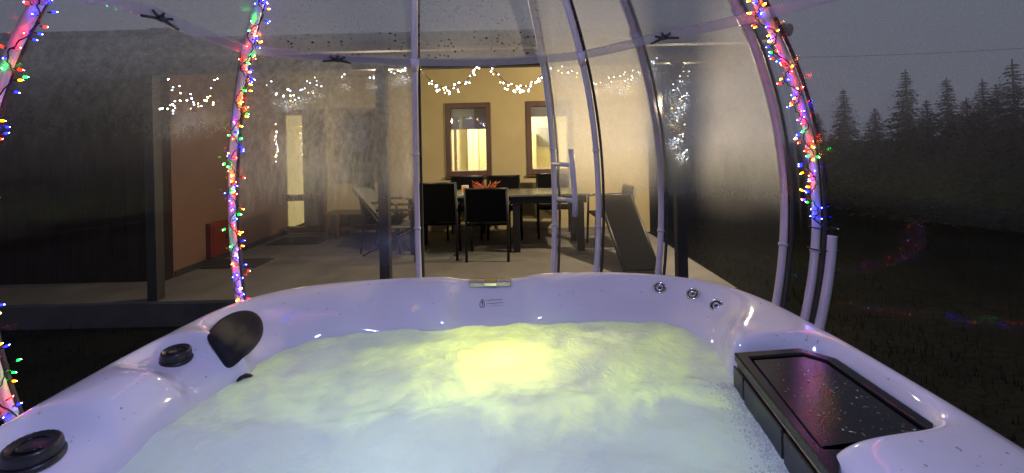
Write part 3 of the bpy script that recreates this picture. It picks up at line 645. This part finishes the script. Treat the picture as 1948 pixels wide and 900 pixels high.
sh.f = [(i*k+j, i*k+j+1, ((i+1) % n)*k+j+1, ((i+1) % n)*k+j) for i in range(n) for j in range(k-1)] + [tuple(i*k+k-1 for i in range(n))]; sh.mi = [0]*len(sh.f)
shell = sh.build('shell', 'acrylic', tub, smooth=True)
bm = bmesh.new(); bm.from_mesh(shell.data); bmesh.ops.recalc_face_normals(bm, faces=bm.faces); bm.to_mesh(shell.data); bm.free()
ss = shell.modifiers.new('subdivision', 'SUBSURF'); ss.levels = 3; ss.render_levels = 3
dg = bpy.context.evaluated_depsgraph_get(); dg.update()
BV = BVHTree.FromObject(shell, dg)                # shell mesh is in world coordinates
def onto(px, py, fallback=.9):
    loc, nor, i, d = BV.ray_cast(CAMP, ray(px, py))
    if loc is None: return atz(px, py, fallback), Vector((0, 0, 1))
    if nor.dot(ray(px, py)) > 0: nor = -nor
    return loc, nor
# outer skirt of vertical boards
poly = [Vector((O[0], O[1], 0)) for O, I, pf in ST]; m = len(poly)
sk = MB(); zt, zb_ = RZ-.11, -.08
vs = [(p.x*.985+cen.x*.015, p.y*.985+cen.y*.015, zt) for p in poly]+[(p.x*.965+cen.x*.035, p.y*.965+cen.y*.035, zb_) for p in poly]
sk.add(vs, [(i, (i+1) % m, m+(i+1) % m, m+i) for i in range(m)]); sk.build('skirt', 'cladding', tub)
# headrest pillow moulded to the corner
ol = [(391, 641), (399, 627), (415, 611), (438, 598), (462, 592), (484, 594), (498, 606), (503, 625), (498, 645), (482, 664), (460, 684), (443, 699), (432, 702), (424, 694), (413, 676), (401, 658)]
cpx = sum(p[0] for p in ol)/len(ol), sum(p[1] for p in ol)/len(ol)
pm = MB(); sc_ = [1.0, 1.0, .97, .9, .75, .5, .2]; of_ = [-.02, .004, .012, .017, .019, .020, .020]
for s_, o_ in zip(sc_, of_):
    for p in ol:
        q, nn = onto(cpx[0]+(p[0]-cpx[0])*s_, cpx[1]+(p[1]-cpx[1])*s_); pm.v.append(q+nn*o_)
m = len(ol)
pm.f = [(j*m+i, j*m+(i+1) % m, (j+1)*m+(i+1) % m, (j+1)*m+i) for j in range(len(sc_)-1) for i in range(m)] + [tuple((len(sc_)-1)*m+i for i in range(m))]; pm.mi = [0]*len(pm.f)
po = pm.build('headrest_pillow', 'foam_rubber', tub, smooth=True); q = po.modifiers.new('subdivision', 'SUBSURF'); q.levels = q.render_levels = 2
# dial knobs
def knob(px, py, r):
    p, nn = onto(px, py); nn = (nn + Vector((0, 0, 2.0))).normalized(); fm = frame(p - nn*.006, nn)
    base = MB().lathe([(r*1.16, 0), (r*1.16, .008), (r*1.06, .011)], 32, fm).build('knob_seat', 'black_plastic', tub, smooth=True)
    kb = MB()
    prf = [(r*1.0, .0112), (r*1.03, .020), (r*1.0, .032), (r*.92, .038), (r*.86, .037), (r*.80, .033)]; nn_ = 48
    for rr, zz in prf:
        for a in range(nn_): kb.v.append(fm @ Vector((rr*(1+.02*math.cos(a*math.pi))*math.cos(2*math.pi*a/nn_), rr*(1+.02*math.cos(a*math.pi))*math.sin(2*math.pi*a/nn_), zz)))
    kb.f = [(i*nn_+a, i*nn_+(a+1) % nn_, (i+1)*nn_+(a+1) % nn_, (i+1)*nn_+a) for i in range(len(prf)-1) for a in range(nn_)] + [tuple((len(prf)-1)*nn_+a for a in range(nn_))]; kb.mi = [0]*len(kb.f)
    ko = kb.build('dial_knob', 'black_plastic', tub, smooth=True)
    MB().tube([fm @ Vector((r*.55*math.cos(a), r*.55*math.sin(a), .0345)) for a in [2*math.pi*i/24 for i in range(19)]], .0022, 6).build('grip_ridge', 'lid_plastic', ko, smooth=True)
knob(335, 683, .039); knob(61, 870, .047)
# jets
def jet(px, py, r):
    p, nn = onto(px, py); nn = (nn*.5 - ray(px, py)*.5).normalized() if nn.dot(-ray(px, py)) < .7 else nn; fm = frame(p-nn*.004, nn)
    j = MB().lathe([(r, 0), (r*1.04, .006), (r*.94, .011), (r*.80, .010), (r*.76, .004)], 28, fm).build('jet', 'chrome', tub, smooth=True)
    MB().lathe([(r*.74, .003), (r*.70, .008), (r*.6, .0075), (r*.58, .002)], 24, fm).build('black_ring', 'black_plastic', j, smooth=True)
    MB().lathe([(r*.54, .002), (r*.50, .010), (r*.36, .011), (r*.30, .004)], 20, fm).build('nozzle', 'chrome', j, smooth=True)
    MB().lathe([(r*.28, .003), (r*.2, .005), (r*.05, .005)], 14, fm).build('eye', 'black_plastic', j, smooth=True)
jet(1255, 548, .030); jet(1318, 560, .029); jet(1363, 582, .027)
p, nn = onto(466, 741); 
MB().lathe([(.028, 0), (.026, .012), (.015, .014), (.012, .004)], 20, frame(Vector((p.x, p.y, max(p.z, WZ-.012))), Vector((.6, -.5, .7)))).build('jet', 'black_plastic', tub, smooth=True)
# waterfall spout: clear plastic block on the notch of the rim
wp, _n = onto(930, 531); wy = 2.0
p0, p1 = atz(892, 533, RZ-.005), atz(972, 531, RZ-.005)
wf = MB().box((p0.x, p0.y-.02, RZ-.035), (p1.x, p0.y+.05, RZ-.008)).build('waterfall_spout', 'clear_plastic', tub, bevel=.005)
MB().box((p0.x+.07, p0.y-.022, RZ-.030), (p1.x-.065, p0.y+.04, RZ-.012)).build('spout_insert', 'chrome', wf, bevel=.003)
# warning label printed on the far wall
def onlabel(px, py, o=.0016):
    q, nn = onto(px, py); return q+nn*o
lbm = MB()
dp = [(917.5, 569.5), (914.5, 574), (912.6, 579), (913, 583), (915.5, 585.8), (919, 585.6), (921.5, 583), (921.8, 579), (920.2, 574)]
lbm.tube([onlabel(*q) for q in dp+dp[:1]], .0012, 4)
lbm.tube([onlabel(918.2, 573.5), onlabel(918.0, 580)], .0020, 4); lbm.tube([onlabel(918.0, 582.2), onlabel(918.0, 583.2)], .0020, 4)
lab = lbm.build('warning_label', 'ink', tub)
for row, (xa, ya_, xb, yb_) in enumerate(((924.5, 572.8, 956, 570.2), (926, 578.8, 957.5, 576.4), (927.5, 583.2, 957, 581.5))):
    tm = MB(); cnt = 17
    for c_ in range(cnt):                         # one short stroke group per illegible letter
        u0 = (c_+.1)/cnt; u1 = (c_+.82)/cnt; hh = 1.4 if row < 2 else .5
        x0_, y0_ = xa+(xb-xa)*u0, ya_+(yb_-ya_)*u0; x1_ = xa+(xb-xa)*u1
        th_ = random.Random(c_+row*31).uniform(.7, 1.0)*hh
        a_ = [onlabel(x0_, y0_), onlabel(x1_, y0_), onlabel(x1_, y0_-th_), onlabel(x0_, y0_-th_)]
        tm.add(a_, [(0, 1, 2, 3)])
    tm.build('text_line', 'ink', lab)
# filter cover box
TZ_ = .915
A_ = [atz(1396, 670, TZ_), atz(1520, 661, TZ_), atz(1592, 681, TZ_), atz(1815, 830, TZ_), atz(1788, 874, TZ_), atz(1600, 876, TZ_)]
A_ += [Vector((A_[-1].x-.05, A_[-1].y-.06, TZ_))]
def inset(poly, d):
    c_ = sum((Vector(p[:]) for p in poly), Vector())/len(poly); out = []
    nP = len(poly)
    for i in range(nP):
        a_, b_, c2 = poly[i-1], poly[i], poly[(i+1) % nP]
        e1 = (b_-a_).normalized(); e2 = (c2-b_).normalized(); n1 = Vector((e1.y, -e1.x, 0)); n2 = Vector((e2.y, -e2.x, 0))
        bis = (n1+n2); bis = bis.normalized()/max(.4, math.sqrt((1+n1.dot(n2))/2)); out.append(b_+bis*d)
    return out
def ringwall(outer, inner, z0, z1):
    nP = len(outer); m_ = MB()
    vs = [(p.x, p.y, z0) for p in outer]+[(p.x, p.y, z1) for p in outer]+[(p.x, p.y, z1) for p in inner]+[(p.x, p.y, z0) for p in inner]
    fs = []
    for i in range(nP):
        j = (i+1) % nP
        for a_, b_ in ((0, 1), (1, 2), (2, 3), (3, 0)): fs.append((a_*nP+i, a_*nP+j, b_*nP+j, b_*nP+i))
    return m_.add(vs, fs)
fb = MB().prism([(p.x, p.y) for p in inset(A_, .004)], .45, TZ_-.030).build('filter_box', 'black_plastic', tub, bevel=.008, seg=3)
ringwall(A_, inset(A_, .034), TZ_-.026, TZ_).build('lid_frame', 'lid_plastic', fb, bevel=.005, seg=3)
lidp = inset(A_, .041)
lid = MB().prism([(p.x, p.y) for p in lidp], TZ_-.034, TZ_-.006).build('lid', 'lid_plastic', fb, bevel=.004, seg=3)
MB().lathe([(.02, 0), (.018, .006), (.008, .007)], 16, Matrix.Translation((A_[3].x-.075, A_[3].y-.0, TZ_-.006))).build('finger_hole', 'black_plastic', fb, smooth=True)
a0_, a1_ = A_[0], A_[-1]
for u0, u1 in ((.02, .16), (.175, .60), (.615, .98)):      # side panels facing the water
    pa, pb = a0_.lerp(a1_, u0), a0_.lerp(a1_, u1); nv = Vector((-(a1_-a0_).y, (a1_-a0_).x, 0)).normalized()
    if nv.x > 0: nv = -nv
    q = [pa, pb, pb+nv*.007, pa+nv*.007]
    MB().prism([(p.x, p.y) for p in q], .55, TZ_-.034).build('side_panel', 'black_plastic', fb, bevel=.003)
dpm = MB(); rnd = random.Random(5); xs_ = [p.x for p in lidp]; ys_ = [p.y for p in lidp]
def inpoly(x, y, P):
    c_ = False
    for i in range(len(P)):
        a_, b_ = P[i-1], P[i]
        if (a_.y > y) != (b_.y > y) and x < (b_.x-a_.x)*(y-a_.y)/(b_.y-a_.y)+a_.x: c_ = not c_
    return c_
lin = inset(lidp, .012); cnt = 0
while cnt < 120:
    x, y = rnd.uniform(min(xs_), max(xs_)), rnd.uniform(min(ys_), max(ys_))
    if not inpoly(x, y, lin): continue
    cnt += 1; r = rnd.choice((.001, .0015, .002, .003, .004)); a = rnd.uniform(.7, 1.6)
    dpm.lathe([(r, 0), (r*.9, r*.28), (r*.5, r*.46), (r*.1, r*.5)], 8, Matrix.Translation((x, y, TZ_-.0058)) @ Matrix.Rotation(rnd.uniform(0, 6), 4, 'Z') @ Matrix.Diagonal((a, 1/a, 1, 1)))
dpo = dpm.build('water_droplets', 'droplet', fb, smooth=True); dpo['kind'] = 'stuff'
# underwater lamp
lens = MB().lathe([(.06, 0), (.065, .012), (.05, .02)], 24, frame(Vector((-.03, 1.70, .60)), Vector((0, -1, .3)))).build('spa_lamp', 'chrome', tub, smooth=True)
point('spa_light', (-.04, 1.49, .705), 6.2, (.96, 1.0, .05), .05)
point('spa_light_green', (.42, 1.06, .64), .5, (.55, 1.0, .55), .07)  # added green fill under the water, no fitting
point('spa_light_white', (-.30, .95, .50), 4.2, (.74, 1.0, .95), .10)  # added broad fill that lifts the water from below, no fitting
# ------------------------------------------------------------------ water
wg = MB(); nx, ny = 240, 220; X0, X1, Y0, Y1 = -1.08, .84, .05, 1.93
def wh(x, y):
    h = .012*noise.fractal((x*3.2, y*3.2, 1.7), 1.0, 2.0, 5) + .010*noise.fractal((x*7, y*7, 4.2), 1.2, 2.1, 5)
    bump = .030*math.exp(-((x+.02)**2/.10+(y-1.46)**2/.030)); ridge = .024*math.exp(-((y-1.20-.10*x)/.06)**2)*(.5+.5*noise.noise((x*2, 0, 3)))
    return WZ + h + bump*.6 + ridge
wg.v = [Vector((X0+(X1-X0)*i/nx, Y0+(Y1-Y0)*j/ny, wh(X0+(X1-X0)*i/nx, Y0+(Y1-Y0)*j/ny))) for j in range(ny+1) for i in range(nx+1)]
wg.f = [(j*(nx+1)+i, j*(nx+1)+i+1, (j+1)*(nx+1)+i+1, (j+1)*(nx+1)+i) for j in range(ny) for i in range(nx)]; wg.mi = [0]*len(wg.f)
# keep only what lies inside the shell
ip = [Vector((O[0], O[1], 0)).lerp(Vector((I[0], I[1], 0)), .72) for O, I, pf in ST]
wg.f = [f_ for f_ in wg.f if inpoly(wg.v[f_[0]].x, wg.v[f_[0]].y, ip)]; wg.mi = [0]*len(wg.f)
structure(wg.build('water', 'water', smooth=True))

drm = MB(); rnd = random.Random(21); cnt = 0
while cnt < 420:
    x, y = rnd.uniform(-1.2, 1.0), rnd.uniform(.5, 2.1)
    loc, nor, _i, _d = BV.ray_cast(Vector((x, y, 1.2)), Vector((0, 0, -1)))
    if loc is None or loc.z < WZ+.045 or inpoly(x, y, A_): continue
    if nor.z < 0: nor = -nor
    cnt += 1; r_ = rnd.choice((.001, .0015, .0015, .002, .003))
    drm.lathe([(r_, 0), (r_*.85, r_*.35), (r_*.45, r_*.55), (r_*.1, r_*.6)], 7, frame(loc, nor) @ Matrix.Diagonal((rnd.uniform(.8, 1.5), 1, 1, 1)))
dro = drm.build('water_droplets', 'droplet', tub, smooth=True); dro['kind'] = 'stuff'
fbm = MB(); cnt = 0
while cnt < 3000:
    u_ = rnd.uniform(0, 1); q_ = a0_.lerp(a1_, u_); x, y = q_.x - abs(rnd.gauss(0, .030))-.006, q_.y + rnd.uniform(-.01, .01)
    if not inpoly(x, y, ip): continue
    cnt += 1; r_ = rnd.uniform(.0006, .0020)*rnd.choice((.7, 1, 1, 1.5)); z_ = wh(x, y)
    a0 = rnd.uniform(0, 1.2); c3 = [(x+r_*math.cos(a0+k*1.2566), y+r_*math.sin(a0+k*1.2566), z_) for k in range(5)]; c4 = [(x+.6*r_*math.cos(a0+.6+k*1.2566), y+.6*r_*math.sin(a0+.6+k*1.2566), z_+r_*.7) for k in range(5)]
    fbm.add(c3+c4+[(x, y, z_+r_*.95)], [(k, (k+1) % 5, 5+k) for k in range(5)]+[((k+1) % 5, 5+(k+1) % 5, 5+k) for k in range(5)]+[(5+k, 5+(k+1) % 5, 10) for k in range(5)])
fbo = fbm.build('foam_bubbles', 'froth', smooth=True); fbo['kind'] = 'stuff'; fbo['label'] = 'small white foam bubbles on the tub water'

# ================================================================== TREES
def spruce(label, x, y, h, seed, spread=.24):
    spread *= random.Random(seed*3).uniform(.8, 1.2)
    rnd = random.Random(seed)
    t = thing('spruce_tree', label, 'tree', (x, y, -.1), 'dark spruces beyond the lawn')
    MB().tube([(x, y, -.15), (x+.05, y, h*.5), (x, y, h)], [h*.022, h*.012, .01], 8).build('trunk', 'bark', t, smooth=True)
    m = MB(); z = h*.04; lev = 0
    while z < h*.985:
        u = z/h; Rr = h*spread*(1-u)**1.0*rnd.uniform(.7, 1.2) + .03; nb = max(6, int(34*(1-u)+7))
        for b_ in range(nb):
            a = rnd.uniform(0, 6.283); L_ = Rr*rnd.uniform(.65, 1.1); droop = rnd.uniform(.15, .38)
            ns = max(3, int(L_/.22))
            for s_ in range(ns):
                f_ = (s_+rnd.random())/ns; r_ = L_*f_; c_ = Vector((x+math.cos(a)*r_, y+math.sin(a)*r_, z-droop*r_*(.6+.5*f_)+.10*r_*f_*f_))
                for tt in range(4):
                    sz = rnd.uniform(.13, .30)*(1.15-.5*f_)*(.55+.045*h)*(.35+.75*(1-u)); da = a+rnd.uniform(-1.3, 1.3); dz = rnd.uniform(-.7, .15)
                    d_ = Vector((math.cos(da), math.sin(da), dz))*sz; sd_ = Vector((-math.sin(da), math.cos(da), rnd.uniform(-.4, .4)))*sz*.30
                    m.add([c_-sd_, c_+sd_, c_+d_], [(0, 1, 2)])
        z += h*.020*rnd.uniform(.8, 1.25)
    m.build('crown', 'needles', t)
specs = [(1604, 168, 12), (1722, 132, 9.5), (1800, 147, 9.2), (1664, 205, 11), (1868, 150, 9), (1925, 112, 8.2), (1990, 90, 8.5), (1555, 215, 12.5), (1762, 190, 10), (1838, 185, 9), (1895, 160, 9.6), (2080, 80, 8.2),
         (1690, 262, 9.2), (1745, 270, 8.6), (1805, 262, 8.2), (1865, 250, 8), (1930, 240, 7.6), (1985, 225, 7.4), (1620, 275, 10.4), (2060, 220, 7.4)]
for i, (px, py, d) in enumerate(specs):
    p = atd(px, py, d)
    spruce('tall dark spruce with a pointed crown against the dusk sky' if py < 180 else ('short dark spruce filling in between the tall spruces' if py < 250 else 'young low spruce at the front edge of the dark trees'), p.x, d, p.z, 40+i, .44 if py < 180 else .55)
# dark hedge row on the left, beyond the wing
wl = [atd(1500, 116, 24), atd(1760, 112, 23), atd(2100, 113, 22)]
wr = MB(); wr.tube([Vector((x, 24, 6.2 + .002*(x-18)**2)) for x in range(8, 48, 2)], .012, 5); tag(wr.build('overhead_wire', 'wire'), 'thin overhead wire crossing the dusk sky before the spruces', 'wire')
